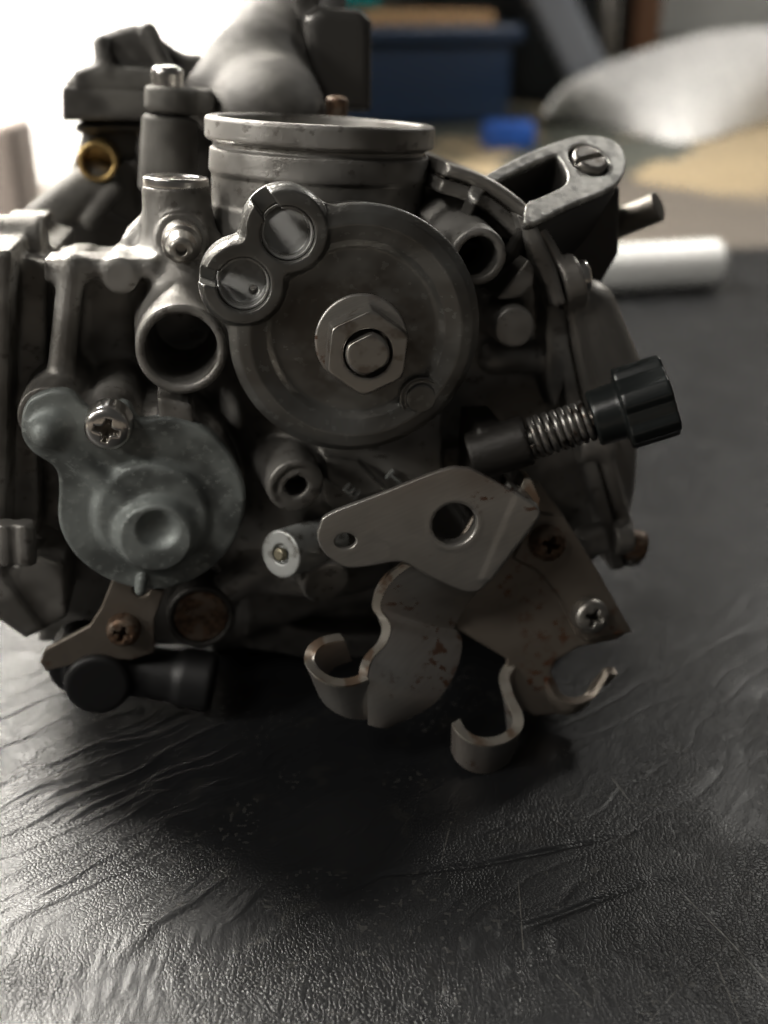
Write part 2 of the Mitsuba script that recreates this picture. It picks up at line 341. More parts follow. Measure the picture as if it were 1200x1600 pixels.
def leather_col(p, n, uv):
    s = mikit.smoothstep(.66, .78, mottle(p, 200))
    c = mikit.mix((.0058, .0062, .007), (.0092, .0092, .009), s)
    sc = mi.Float(0)
    for a, b, k in SCRATCH:
        a, b = G(*a), G(*b); e = b - a; l2 = float(e[0] ** 2 + e[1] ** 2)
        x, y = p.x - float(a[0]), p.y - float(a[1]); t = dr.clip((x * float(e[0]) + y * float(e[1])) / l2, 0, 1)
        d = dr.sqrt(dr.square(x - t * float(e[0])) + dr.square(y - t * float(e[1]))) + (mikit.noise(p.x * 900, p.y * 900) - .5) * .00022
        sc = dr.maximum(sc, (1 - mikit.smoothstep(.00005, .00017, d)) * k)
    dust = mikit.smoothstep(.80, .86, mikit.noise(p.x * 1100, p.y * 1100)) * mikit.smoothstep(.55, .7, mikit.noise(p.x * 90 + 7, p.y * 90))
    return mikit.mix(c, (.20, .19, .17), dr.minimum(sc * .55 + dust * .10, 1))
def leather_rough(p, n, uv): return .37 + .09 * mottle(p, 140)
metal('black_leather', leather_col, leather_rough, 0.0, leather_bump, 1.2e-4, spec=.45)
emit('leather_mat', leather(), 'black_leather', True, world=True)
labels['leather_mat'] = {'label': 'creased black leather mat under the carburetor, covering the near part of the bench', 'category': 'mat'}

def bench_col(p, n, uv):
    w = mikit.fbm(p.x * 8 + 5.3, p.y * 5 + 1.7, 0, 4); s = mikit.smoothstep(.47, .53, w)
    g = mikit.noise(p.x * 14, p.y * 160)
    a = mikit.mix((.36, .28, .17), (.46, .36, .22), g)
    far = mikit.smoothstep(1.08, 1.30, p.y + (w - .5) * .6)
    return mikit.mix(mikit.mix((.15, .13, .11), (.11, .095, .08), g), mikit.mix((.08, .085, .07), a, s), far)
metal('bench_top', bench_col, .5, 0.0)
def slab(lo, hi, r, h):
    g = Grid(np.array(lo), np.array(hi), h); return box(g, lo, hi, r), g
def simple_box(lo, hi):
    m = trimesh.creation.box(extents=np.subtract(hi, lo)); m.apply_translation((np.asarray(lo) + hi) / 2); return m
emit('bench', simple_box((-2.2, -.35, -.045), (2.2, 2.05, -.005)), 'bench_top', False, world=True)
labels['bench'] = {'kind': 'structure', 'label': 'worn workbench top with dark stains behind the black leather mat'}

# ------------------------------------------------------------------ the carburetor
C = 'carburetor__'
def c2(px, py, y): return L(px, py, y)[[0, 2]]
def at3(px, py, y): return L(px, py, y)

def screw(key, o, n, r, bsdf, kind='cross', hgt=None, up=(0, 0, 1), slot=None):
    h = hgt or r * .62
    g = Grid((-r, -h, -r), (r, h * .8, r), r / 20)
    d = cy(g, (0, 0), r, -h, h * .8, .28 * r)
    d = smax(d, np.sqrt(g.X ** 2 + (g.Y - 1.35 * r + h) ** 2 + g.Z ** 2) - 1.5 * r, .2 * r) if kind != 'slot' else d
    if kind == 'cross':
        a = .55 * r
        arms = np.minimum(np.maximum(np.abs(g.X) - .15 * r, np.abs(g.Z) - a), np.maximum(np.abs(g.Z) - .15 * r, np.abs(g.X) - a))
        arms = smin(arms, np.hypot(g.X, g.Z) - .24 * r, .15 * r)
        d = sub(d, np.maximum(arms + .25 * (g.Y + h), g.Y - h * .1), .06 * r)
    elif kind == 'slot':
        d = sub(d, np.maximum(np.abs(g.X) - .13 * r, g.Y + h * .45), .05 * r)
    elif kind == 'hex':
        d = sub(d, np.maximum(np.hypot(g.X, g.Z) - .45 * r, g.Y - 0), .05 * r)
    return emit_sdf(key, d, g, bsdf, place(o, n, up))
FRONT = (0, -1, 0)

# --- throttle wheel
def throttle_wheel():
    c = c2(557, 519, 0)
    e1, e2 = c2(448, 362, -1), c2(380, 444, -1)
    h1, h2 = c2(450, 366, -1), c2(381, 445, -1)
    g = Grid((-40, -4, -31), (31, 12, 38), .34)
    X, Z = g.X - c[0], g.Z - c[1]
    r = np.hypot(X, Z)[:, 0, :]; ang = np.arctan2(Z, X)[:, 0, :]
    R = 27.9 + .6 * np.cos(2 * ang) * 0 + .35 * np.sin(ang * 2 + .4)
    d2 = r - R
    ears = smin(np.hypot(g.X - e1[0], g.Z - e1[1])[:, 0, :] - 9.6, np.hypot(g.X - e2[0], g.Z - e2[1])[:, 0, :] - 9.5, 2.5)
    d2 = smin(d2, ears, 3.)
    hh = np.interp(r, [0, 10, 12.5, 13.3, 14.8, 16.2, 18.2, 20, 23.5, 26.2, 28, 40], [-3.0, -3.0, -3.0, -4.6, -4.7, -3.8, -1.3, .2, 1.4, .8, -.6, -.6])
    hh = np.where(ears < 0, np.maximum(hh, np.interp(-ears, [0, 1.1], [0, 1.7])), hh)
    hh = hh + .0
    top = -(g.Y + hh[:, None, :])
    d = inter2(d2[:, None, :], np.maximum(top, g.Y - 2.3), .55)
    d = smin(d, inter2((ears + .2)[:, None, :], np.maximum(top, g.Y - 9), .6), .5)
    groove = cy(g, c, 24.6, 1, 8, .3); back = cy(g, c, 27.2, 7.2, 9.6, .4)
    d = uni(.6, d, groove, back)
    for h, w, dirn in ((h1, 2.0, (-.62, .785)), (h2, 1.7, (-.97, .2))):
        d = sub(d, np.maximum(np.hypot(g.X - h[0], g.Z - h[1]) - 5.75, g.Y - 14.0), .25)
        u = nrm(dirn); s = (g.X - h[0]) * u[0] + (g.Z - h[1]) * u[1]; t = np.abs(-(g.X - h[0]) * u[1] + (g.Z - h[1]) * u[0])
        d = sub(d, np.maximum(np.maximum(t - w, -s), g.Y - 6.5), .25)
    rv = c2(658, 622, -.5)
    d = sub(d, np.maximum(np.hypot(g.X - rv[0], g.Z - rv[1]) - 4.5, -(g.Y + .1) - 0 * g.X), .0) if False else d
    emit_sdf(C + 'throttle_wheel', d, g, 'cast_zinc')
    k = C + 'throttle_wheel__'
    for i, h in enumerate((h1, h2)):
        gg = Grid((h[0] - 6, -.5, h[1] - 6), (h[0] + 6, 11.6, h[1] + 6), .2)
        s = cy(gg, h, 5.65, .4, 11.4, .2)
        s = sub(s, np.maximum(np.hypot(gg.X - h[0], gg.Z - h[1]) - 5.0, (gg.Y - 6.2 + .22 * (gg.X - h[0]) - .3 * (gg.Z - h[1])) * .93), .3)
        u = nrm(((-.62, .785), (-.97, .2))[i]); along = (gg.X - h[0]) * u[0] + (gg.Z - h[1]) * u[1]; across = np.abs(-(gg.X - h[0]) * u[1] + (gg.Z - h[1]) * u[0])
        s = sub(s, np.maximum(np.maximum(across - (2.1, 1.8)[i], 4.6 - along), gg.Y - 6.5), .2)
        s = sub(s, np.hypot((gg.X - h[0] - 2.4), gg.Z - h[1] + 2.2) - 1.0 + 0 * gg.Y, .2) if i else s
        emit_sdf(k + 'cable_socket' + ('' if i == 0 else '_001'), s, gg, 'bright_socket')
    gg = Grid((rv[0] - 5, -3, rv[1] - 5), (rv[0] + 5, 1, rv[1] + 5), .2)
    dd = uni(.0, cy(gg, rv, 3.5, -1.35, 1, .5), sub(cy(gg, rv, 5.0, -.75, 1, .3), cy(gg, rv, 4.3, -3, -.55, .1), .2))
    emit_sdf(k + 'rivet', dd, gg, 'cast_zinc')
    cw = c2(564, 531, 1)
    gg = Grid((cw[0] - 13, -1, cw[1] - 13), (cw[0] + 13, 2.8, cw[1] + 13), .3)
    emit_sdf(k + 'washer', uni(0, cy(gg, cw, 10.4, .2, 2.7, .45), cy(gg, cw, 12.6, 1.7, 2.8, .4)), gg, 'steel_sheet')
    cn = c2(576, 555, -6.2)
    cn = cw * .2 + cn * .8
    gg = Grid((cn[0] - 11, -7, cn[1] - 11), (cn[0] + 11, 1, cn[1] + 11), .24)
    a0 = math.radians(86); R6 = 9.7
    hexp = [(cn[0] + R6 * math.cos(a0 + i * math.pi / 3), cn[1] + R6 * math.sin(a0 + i * math.pi / 3)) for i in range(6)]
    dn = ext(gg, hexp, -6.2, .4, .25)
    dn = smax(dn, np.sqrt((gg.X - cn[0]) ** 2 + ((gg.Y - 3.2) * .95) ** 2 + (gg.Z - cn[1]) ** 2) - 12.75, .3)
    dn = sub(dn, np.maximum(np.hypot(gg.X - cn[0], gg.Z - cn[1]) - 5.35, gg.Y - 1), .5)
    emit_sdf(k + 'nut', dn, gg, 'screw_steel')
    gg = Grid((cn[0] - 5.5, -8, cn[1] - 5.5), (cn[0] + 5.5, 4, cn[1] + 5.5), .2)
    ds = cy(gg, (cn[0] - .1, cn[1]), 4.85, -7.4, 4, .9)
    q = math.radians(-62)
    ds = smax(ds, np.abs((gg.X - cn[0]) * math.cos(q) + (gg.Z - cn[1]) * math.sin(q)) - 4.0, .4)
    emit_sdf(k + 'shaft_end', ds, gg, 'screw_steel')
throttle_wheel()

# --- intake spigot
BX, BY = L(501, 188, 42)[0], 42.0
ZT = L(501, 188, 42)[2]
def spigot():
    z = ZT; R = 27.6
    g = Grid((BX - 30, BY - 30, -14), (BX + 30, BY + 30, z + 1), .5)
    prof = [(R - 3.2, z), (R - .5, z), (R, z - .6), (R, z - 4.6), (R - .6, z - 5.2), (R - 2.0, z - 5.4), (R - 2.0, z - 6.9), (R - 1.2, z - 7.2), (R - .9, z - 12.2), (R - 1.6, z - 13), (R - 1.6, z - 19.5),
            (R - 1.2, z - 20), (R - 1.2, -12), (R - 5.5, -12), (R - 5.5, z - 14)]
    d = revz(g, (BX, BY), prof, .15)
    emit_sdf(C + 'intake_spigot', d, g, 'cast_body')
    g = Grid((BX - 23, BY - 3, -11), (BX + 23, BY + 3, -7), .5)
spigot()

# --- main casting
def main_body():
    g = Grid((-108, 2, -104), (76, 92, 30), .72)
    barrel = inter2(np.hypot(g.X - BX, g.Y - BY) - 26.5, np.abs(g.Z + 30) - 44, 2)
    D = barrel
    # chamber block on the left: back wall, top rail, pillar, dark side slab
    wall = ext(g, LL([(70, 405), (330, 405), (420, 700), (420, 1010), (60, 1000)], 40), 38, 62, 2)
    rail = ext(g, LL([(70, 402), (245, 402), (245, 432), (70, 440)], 22), 20, 32, 1.5)
    D = uni(2.5, D, wall, rail)
    p0, p1 = at3(112, 420, 20), at3(92, 610, 20)
    D = uni(3, D, cap(g, p0, p1, 2.9, 3.1), ext(g, LL([(98, 418), (122, 418), (108, 640), (82, 640)], 26), 24, 60, 1))
    kn = at3(187, 432, 19.4); D = uni(1, D, cyl(g, kn, kn + (0, 24, 0), 4.2, r=.9))
    # posts behind the cover lobes
    for px, py, r, y0 in ((78, 652, 7.2, 9.), (172, 660, 5.6, 6.5)):
        q = at3(px, py, y0); D = uni(2.5, D, cyl(g, q, q + (0, 40, 0), r, r + 1.2, .5))
    # seat of the pump cover
    q = at3(243, 775, 12); D = uni(1.5, D, cy(g, q[[0, 2]], 20.5, 9.5, 48, 1))
    notch = LL([(246, 622), (300, 632), (306, 672), (250, 672)], 7)
    D = uni(.8, D, ext(g, notch, 6.5, 20, .4))
    # big tube
    q = at3(284, 547, 5); D = uni(4, D, cyl(g, q, q + (0, 44, 0), 10.1, 12.5, .7))
    # top nozzle block and its neck
    q = at3(275, 288, 32); D = uni(5, D, cyl(g, q, at3(283, 410, 32), 7.9, 8.6, .8), cap(g, at3(292, 400, 30), at3(300, 480, 24), 7.5, 9))
    q = at3(284, 374, 22); D = uni(.8, D, cyl(g, q, q + (0, 14, 0), 6.1, 6.6, .6))
    D = uni(3, D, ext(g, LL([(190, 372), (232, 330), (320, 330), (330, 440), (215, 430)], 36), 33, 52, 1.2))
    # boss upper right
    q = at3(748, 402, 7); D = uni(2.5, D, cyl(g, q, q + (-2.5, 40, 2), 6.6, 9.5, .6))
    q = at3(805, 512, 9); D = uni(.6, D, cyl(g, q, q + (0, 30, 0), 5.0, 5.6, .8))
    D = uni(1.2, D, ext(g, LL([(774, 470), (798, 440), (826, 405), (836, 420), (834, 448), (812, 466)], 11), 11, 40, .5))
    # mass between barrel and bowl flange, underside
    D = uni(3, D, ext(g, LL([(650, 330), (730, 285), (800, 345), (850, 420), (872, 520), (915, 690), (950, 850), (900, 900), (760, 860), (650, 700)], 28), 26, 74, 2))
    D = uni(3, D, ext(g, LL([(380, 640), (700, 640), (860, 800), (930, 900), (900, 1000), (640, 930), (500, 960), (380, 1000)], 34), 33, 74, 3))
    # small bosses below the wheel
    q = at3(463, 760, 6); D = uni(1.6, D, cyl(g, q, at3(424, 690, 30), 6.9, 7.2, .6))
    D = uni(2, D, ext(g, LL([(500, 700), (690, 640), (690, 780), (560, 830), (505, 780)], 16), 14, 40, .8))
    q = at3(510, 912, 6); D = uni(1.5, D, cyl(g, q, q + (-7, 26, 6), 6.2, 6.4, .4))
    D = uni(3, D, cyl(g, at3(345, 925, 22), at3(420, 880, 22), 4.5, r=1), ext(g, LL([(380, 960), (520, 985), (640, 985), (640, 1030), (500, 1030), (390, 1010)], 38), 36, 60, 2))
    D = uni(1.5, D, ext(g, LL([(800, 330), (836, 352), (866, 420), (880, 470), (862, 480), (846, 440), (820, 385)], 16), 13, 30, .8), ext(g, LL([(850, 470), (882, 480), (890, 560), (866, 640), (850, 600)], 20), 18, 40, 1), cap(g, at3(770, 560, 22), at3(850, 560, 24), 4))
    D = uni(2, D, ext(g, LL([(690, 700), (760, 690), (800, 740), (790, 790), (700, 780)], 18), 17, 36, 1))
    D = uni(3, D, ext(g, LL([(330, 900), (870, 900), (900, 1040), (640, 1050), (400, 1040), (330, 1010)], 48), 46, 84, 2))
    D = uni(1.0, D, ext(g, LL([(505, 712), (562, 722), (606, 768), (560, 780), (512, 752)], 12), 11.5, 30, .5))
    # holes
    q = at3(284, 547, 5); D = sub(D, np.maximum(np.hypot(g.X - q[0], g.Z - q[2]) - 8.0 + .03 * (g.Y - 5), g.Y - 34), .6)
    q = at3(748, 402, 7); D = sub(D, np.maximum(np.hypot(g.X - q[0] + .06 * (g.Y - 7), g.Z - q[2]) - 4.6, g.Y - 26), .4)
    q = at3(463, 761, 6); D = sub(D, np.maximum(np.hypot(g.X - q[0], g.Z - q[2]) - 2.7, g.Y - 18), .3)
    D = sub(D, np.abs(np.hypot(g.X - q[0], g.Z - q[2]) - 4.2) * 1.0 - .35 + 0 * g.Y if False else np.maximum(np.abs(np.hypot(g.X - q[0], g.Z - q[2]) - 4.6) - .3, g.Y - 6.3), .2)
    D = sub(D, inter2(np.hypot(g.X - BX, g.Y - BY) - 21.5, -(g.Z + 20), 1), .5)
    emit_sdf(C + 'main_body', D, g, 'cast_body')
main_body()

# --- diaphragm chamber at the far left, seen from its edge
def chamber():
    g = Grid((-128, 4, -112), (-70, 96, 26), .8)
    a = L(70, 410, 22)[0]
    def sl(pts, y, x0, x1, y1, r=1.0):
        return ext(g, LL(pts, y), y, y1, r)
    D = sl([(20, 398), (74, 412), (74, 590), (58, 640), (62, 880), (20, 940), (-40, 900), (-40, 400)], 30, 0, 0, 90, 1)
    D = uni(1, D, sl([(-60, 392), (18, 392), (12, 560), (6, 900), (70, 985), (40, 1000), (-60, 930)], 16, 0, 0, 90, 1.2))
    q = at3(40, 366, 40); D = uni(2, D, cyl(g, at3(-40, 380, 44), at3(72, 382, 44), 7.0, r=1), cyl(g, at3(15, 400, 34), at3(15, 520, 34), 5, r=1))
    for px in (8, 38):
        D = uni(.6, D, cyl(g, at3(px, 815, 12), at3(px + 3, 880, 12), 2.6, r=.5))
    D = uni(1.5, D, sl([(0, 890), (60, 870), (150, 905), (135, 950), (70, 985), (20, 975)], 18, 0, 0, 60, 1.5))
    emit_sdf(C + 'diaphragm_chamber', D, g, 'cast_body')
chamber()

# --- pump cover, lower left
def pump_cover():
    y = 6.0
    g = Grid((-86, -4, -70), (-22, 12, -10), .3)
    circ = cy(g, c2(243, 775, y), 19.6, y - .2, y + 3.4, .8)
    lob = cap(g, at3(243, 775, y), at3(75, 660, y), 10, 6.6); lob = inter2(np.hypot(0, 0) + lob, np.abs(g.Y - y - 1.6) - 1.9, .7)
    out = LL(curve([(72, 612), (110, 612), (140, 640), (160, 628), (200, 630), (218, 655), (270, 652), (330, 676), (372, 730), (384, 790), (360, 856), (310, 902), (240, 922), (170, 906), (118, 868), (92, 818), (92, 758), (84, 730), (50, 706), (33, 676), (40, 632)], 5), y)
    D = ext(g, out, y - .3, y + 3.4, 1.0)
    D = uni(1.4, D, cyl(g, at3(245, 825, y + 1), at3(245, 825, y + 1) - (0, 6.6, 0), 11.8, 8.2, .6))
    D = uni(1.2, D, cyl(g, at3(238, 800, y + 1), at3(238, 800, y + 1) - (0, 3.2, 0), 14.4, 12.6, .9))
    D = uni(2.2, D, cap(g, at3(72, 676, 4.6), at3(84, 664, 7), 3.6, 3.8))
    D = uni(1.8, D, cap(g, at3(86, 690, 5.5), at3(205, 785, 6.2), 1.9, 2.6))
    q = at3(247, 830, 0)
    D = sub(D, np.sqrt((g.X - q[0]) ** 2 + ((g.Y + 1.9) * 1.1) ** 2 + (g.Z - q[2]) ** 2) - 5.4, .8)
    D = uni(.8, D, cap(g, at3(222, 905, 5), at3(219, 922, 4.5), 1.35))
    emit_sdf(C + 'pump_cover', D, g, 'chalky_zinc')
    screw(C + 'pump_cover__screw', at3(170, 662, 4.2), (-.06, -1, -.12), 5.3, 'bright_steel', 'cross', 4.2, up=(.25, 0, 1))
    q = at3(222, 923, 3.4)
pump_cover()

# --- nozzle on the top block
q = at3(284, 377, 20)
g = Grid((-6, -9, -6), (6, 4, 6), .26)
D = uni(.8, cyl(g, (0, 4, 0), (0, -3, 0), 4.6, 4.4, .6), cyl(g, (0, -1, 0), (0, -7.5, 0), 4.2, 2.5, 1.0))
D = sub(D, np.maximum(np.hypot(g.X, g.Z) - 1.2, g.Y + 5), .3)
emit_sdf(C + 'fuel_nozzle', D, g, 'screw_steel', place(q, (0, -1, -.12)))
q = at3(275, 284, 32)
g = Grid((q[0] - 8, q[1] - 8, q[2] - 3), (q[0] + 8, q[1] + 8, q[2] + 2), .3)
D = smax(inter2(np.hypot(g.X - q[0], g.Y - q[1]) - 7.6, np.abs(g.Z - q[2]) - 1.2, .5), -(np.hypot(g.X - q[0], g.Y - q[1]) - 5.2), .3)
emit_sdf(C + 'top_ring', D, g, 'bright_steel')

# --- plunger boss with brass pin
n = nrm((-.95, -1, .18)); q = at3(438, 866, 2)
g = Grid((-7, -3, -7), (7, 22, 7), .3)
D = cyl(g, (0, 0, 0), (0, 20, 0), 5.9, 6.2, .5)
D = sub(D, np.maximum(np.hypot(g.X, g.Z) - 2.4, g.Y - 1.2), .2)
emit_sdf(C + 'plunger_boss', D, g, 'bright_zinc', place(q, n))
g = Grid((-2.5, -1, -2.5), (2.5, 2, 2.5), .12)
emit_sdf(C + 'plunger_boss__brass_pin', inter2(np.hypot(g.X, g.Z) - 1.7, np.abs(g.Y) - .9, .7), g, 'dull_pin', place(q, n))

# --- raised foundry marks on the casting below the wheel
for i, (ch, px, py, rot, s) in enumerate((('E', 551, 765, 52, 3.7), ('T', 614, 745, 52, 3.7))):
    m = meshkit.text_mesh(ch, s, 1.0, True); v = np.array(m.vertices); v[:, :2] -= v[:, :2].mean(0)
    a = math.radians(rot); x = v[:, 0] * math.cos(a) - v[:, 1] * math.sin(a); z = v[:, 0] * math.sin(a) + v[:, 1] * math.cos(a)
    o = at3(px, py, (10.9, 12.9)[i])
    emit(C + 'main_body__raised_letter' + ('' if i == 0 else '_001'), (np.stack([o[0] + x, o[1] - v[:, 2] + .6, o[2] + z], 1), np.array(m.faces)), 'bright_zinc', False)

# --- rusty plug
q = at3(314, 965, 16)
g = Grid((-10, -3, -10), (10, 18, 10), .35)
D = smax(cyl(g, (0, 0, 0), (0, 16, 0), 8.6, 8.6, .9), -cyl(g, (0, -3, 0), (0, 2, 0), 7.3, 7.0, .2), .3)
emit_sdf(C + 'plug_seat', D, g, 'dark_cast', place(q, (.05, -1, .1)))
D = cyl(g, (0, .6, 0), (0, 6, 0), 7.0, 7.0, .5); D = sub(D, np.sqrt(g.X ** 2 + (g.Y + 18.6) ** 2 + g.Z ** 2) - 19.6, .8)
emit_sdf(C + 'plug_seat__plug', D, g, 'rusty_steel', place(q, (.05, -1, .1)))

# --- lower left retainer plate with its rusty screw, black rubber elbow
y = 10
g = Grid((-92, 8, -92), (-36, 15, -58), .34)
pl = LL([(176, 905), (258, 924), (242, 968), (242, 1020), (205, 1032), (170, 1030), (118, 1038), (72, 1050), (62, 1036), (70, 1015), (140, 978), (158, 950)], y)
D = ext(g, curve(pl, 4) if False else pl, y, y + 1.6, .4)
q = at3(221, 921, y); D = sub(D, np.maximum(np.hypot(g.X - q[0], g.Z - q[2]) - 2.0, 0 * g.Y - 9), .3)
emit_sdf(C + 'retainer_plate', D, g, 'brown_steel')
screw(C + 'retainer_plate__screw', at3(193, 984, y - 1.2), (-.05, -1, -.05), 4.1, 'rusty_steel', 'cross', 2.6, up=(.3, 0, 1))
g = Grid((-18, -4, -14), (30, 24, 12), .5)
D = uni(2.5, cyl(g, (0, 0, 0), (0, 20, 0), 8.2, 8.6, 1.2), cyl(g, (2, 10, 0), (28, 6, -3.2), 6.6, 6.8, .8), cyl(g, (20.5, 7.4, -2.2), (29, 6, -3.3), 7.4, 7.6, 1.2))
D = uni(1.5, D, cyl(g, (-5, 6, 1.5), (-5, 20, 1.5), 7.6, 7.6, 1))
emit_sdf(C + 'rubber_elbow', D, g, 'black_rubber', lambda v: v + at3(152, 1073, 8))

# --- cable bracket: front arm plate, base plate, three cable hooks
def bracket():
    k = C + 'cable_bracket'
    y = -9.0
    g = Grid((-14, -11.5, -70), (46, 8, -26), .32)
    out = curve([(500, 822), (515, 803), (600, 770), (690, 735), (722, 731), (752, 740), (838, 792), (832, 822), (800, 862), (762, 912), (742, 926), (716, 922), (664, 898), (628, 879), (575, 886), (540, 887), (508, 866), (496, 842)], 5)
    D = ext(g, LL(out, y), y, y + 1.7, .45)
    fold = ext(g, LL([(808, 772), (840, 790), (842, 812), (800, 868), (768, 908), (752, 905)], y), y + .3, y + 14, .6)
    D = uni(1.5, D, fold)
    q = c2(540, 846, y); D = sub(D, np.maximum(np.hypot((g.X - q[0]) / 1.3, g.Z - q[1]) - 1.9, 0 * g.Y - 9), .35)
    q = c2(710, 820, y); r = np.hypot(g.X - q[0], g.Z - q[1])
    D = uni(.5, D, np.maximum(np.abs(r - 5.9) - .6, np.abs(g.Y - y - 2.4) - 2.3))
    D = sub(D, np.maximum(r - 5.15, 0 * g.Y - 9), .9)
    emit_sdf(k, D, g, 'steel_sheet')
    # base plate, leaning out towards its foot
    o = at3(850, 845, 4.5); d = at3(832, 1110, -4.5) - o
    pl = Plane(o, np.cross(d, np.cross(d, (0, -1, 0)))); pl = pl if pl.n[1] < 0 else Plane(o, -pl.n)
    base = pl.poly([(690, 890), (745, 800), (812, 748), (843, 752), (880, 804), (932, 890), (986, 986), (965, 1000), (905, 1012), (868, 1034), (862, 1050), (872, 1082), (880, 1116), (835, 1120), (806, 1104), (792, 1060), (792, 1030), (706, 980)])
    g = Grid((base[:, 0].min(), -2, base[:, 1].min()), (base[:, 0].max(), 3, base[:, 1].max()), .4)
    D = ext(g, base, 0, 1.8, .4)
    ov = pl.poly([(835, 800), (880, 806), (932, 890), (986, 986), (915, 1000), (900, 990), (872, 930), (838, 890), (800, 870)])
    D = uni(.3, D, ext(g, ov, -1.3, 1, .35))
    emit_sdf(k + '__base_plate', D, g, 'brown_steel', pl.put)  # oxidised brown steel, colour also darkened to carry the shade here
    tab = LL([(806, 776), (818, 744), (828, 745), (846, 786), (838, 792)], 1)
    g = Grid((30, -2, -46), (46, 8, -24), .3)
    emit_sdf(k + '__bent_tab', ext(g, tab, 0, 6, .4), g, 'steel_edge')
    for i, (px, py, r) in enumerate(((850, 845, 4.4), (916, 957, 4.6))):
        screw(k + '__screw' + ('' if i == 0 else '_001'), pl.put(pl.on(px, py) + (0, -2.4, 0)), pl.n + (.08, 0, 0), r, 'screw_steel' if i else 'rusty_steel', 'cross', 3.2, up=(.35, 0, 1))
    return k, pl
kb, BASE = bracket()

def hook_leaf():
    # left hook: wide curled leaf from the base plate, with its bright cut edge on the left
    A = [(642, 880, -6), (618, 898, -5), (601, 920, -3.5), (594, 945, -2.5), (603, 966, -3.5), (609, 985, -6), (600, 1010, -9), (580, 1033, -13), (573, 1060, -16), (577, 1128, -16.5)]
    B = [(750, 915, -3), (735, 930, -2.5), (720, 952, -1), (706, 980, 0), (713, 992, -1), (718, 1006, -3), (713, 1036, -6.5), (697, 1070, -10.5), (668, 1102, -14), (606, 1131, -16)]
    A3 = curve([at3(*p) for p in A], 6, False); B3 = curve([at3(*p) for p in B], 6, False)
    emit(kb + '__cable_hook', strip(A3, B3, 2.1, 24, .8, (0, -1, -.3)), 'steel_sheet', 40)
    E3 = A3[:46]
    emit(kb + '__cable_hook__cut_edge', strip(A3[:49] + np.array([-1.9, .2, .2]), A3[:49] + np.array([.1, -.3, 0]), 2.0, 4), 'steel_edge', 40)
    # curled J part
    J = [(572, 1058, -16.5), (548, 1066, -17.5), (522, 1066, -18), (498, 1054, -17.5), (484, 1034, -16), (488, 1015, -14), (506, 1002, -12), (534, 996, -10)]
    J3 = curve([at3(*p) for p in J], 7, False)
    n = len(J3); sw = np.linspace(1, .55, n)[:, None]
    low = J3 + sw * np.array([4.5, 3.5, -12.4])
    emit(kb + '__cable_hook_001', strip(J3, low, 2.3, 14), 'steel_sheet', 40)
    emit(kb + '__cable_hook_001__cut_edge', strip(J3 + np.array([0, -.1, .35]), J3 + np.array([0, .05, -.25]), 2.45, 3), 'steel_edge', 40)
hook_leaf()

def hook_middle():
    J = [(712, 1128, -19), (722, 1144, -20.5), (742, 1157, -21.5), (768, 1160, -21.5), (792, 1152, -20), (808, 1136, -17), (808, 1116, -14), (798, 1096, -10), (790, 1074, -7), (788, 1056, -4), (798, 1040, -1.5)]
    J3 = curve([at3(*p) for p in J], 7, False)
    n = len(J3); s = np.linspace(0, 1, n)
    dz = np.interp(s, [0, .5, .62, .8, 1], [-9.2, -9.6, -9, -7, -4])[:, None]
    low = J3 + np.hstack([np.interp(s, [0, .5, .7, 1], [1.2, -.8, 1.5, 4])[:, None], 2.2 + 0 * dz, dz])
    emit(kb + '__cable_hook_002', strip(J3, low, 2.5, 14), 'steel_sheet', 40)
    emit(kb + '__cable_hook_002__cut_edge', strip(J3 + np.array([0, -.1, .35]), J3 + np.array([0, .05, -.25]), 2.6, 3), 'steel_edge', 40)
    J = [(858, 1060, -3), (874, 1088, -5), (897, 1096, -6.5), (922, 1087, -7), (938, 1064, -7), (948, 1050, -7), (962, 1050, -7)]
    J3 = curve([at3(*p) for p in J], 7, False)
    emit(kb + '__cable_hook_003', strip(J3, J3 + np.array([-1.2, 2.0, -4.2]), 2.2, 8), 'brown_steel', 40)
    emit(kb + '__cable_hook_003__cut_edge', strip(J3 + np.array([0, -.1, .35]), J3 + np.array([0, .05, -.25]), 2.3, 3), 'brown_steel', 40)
hook_middle()

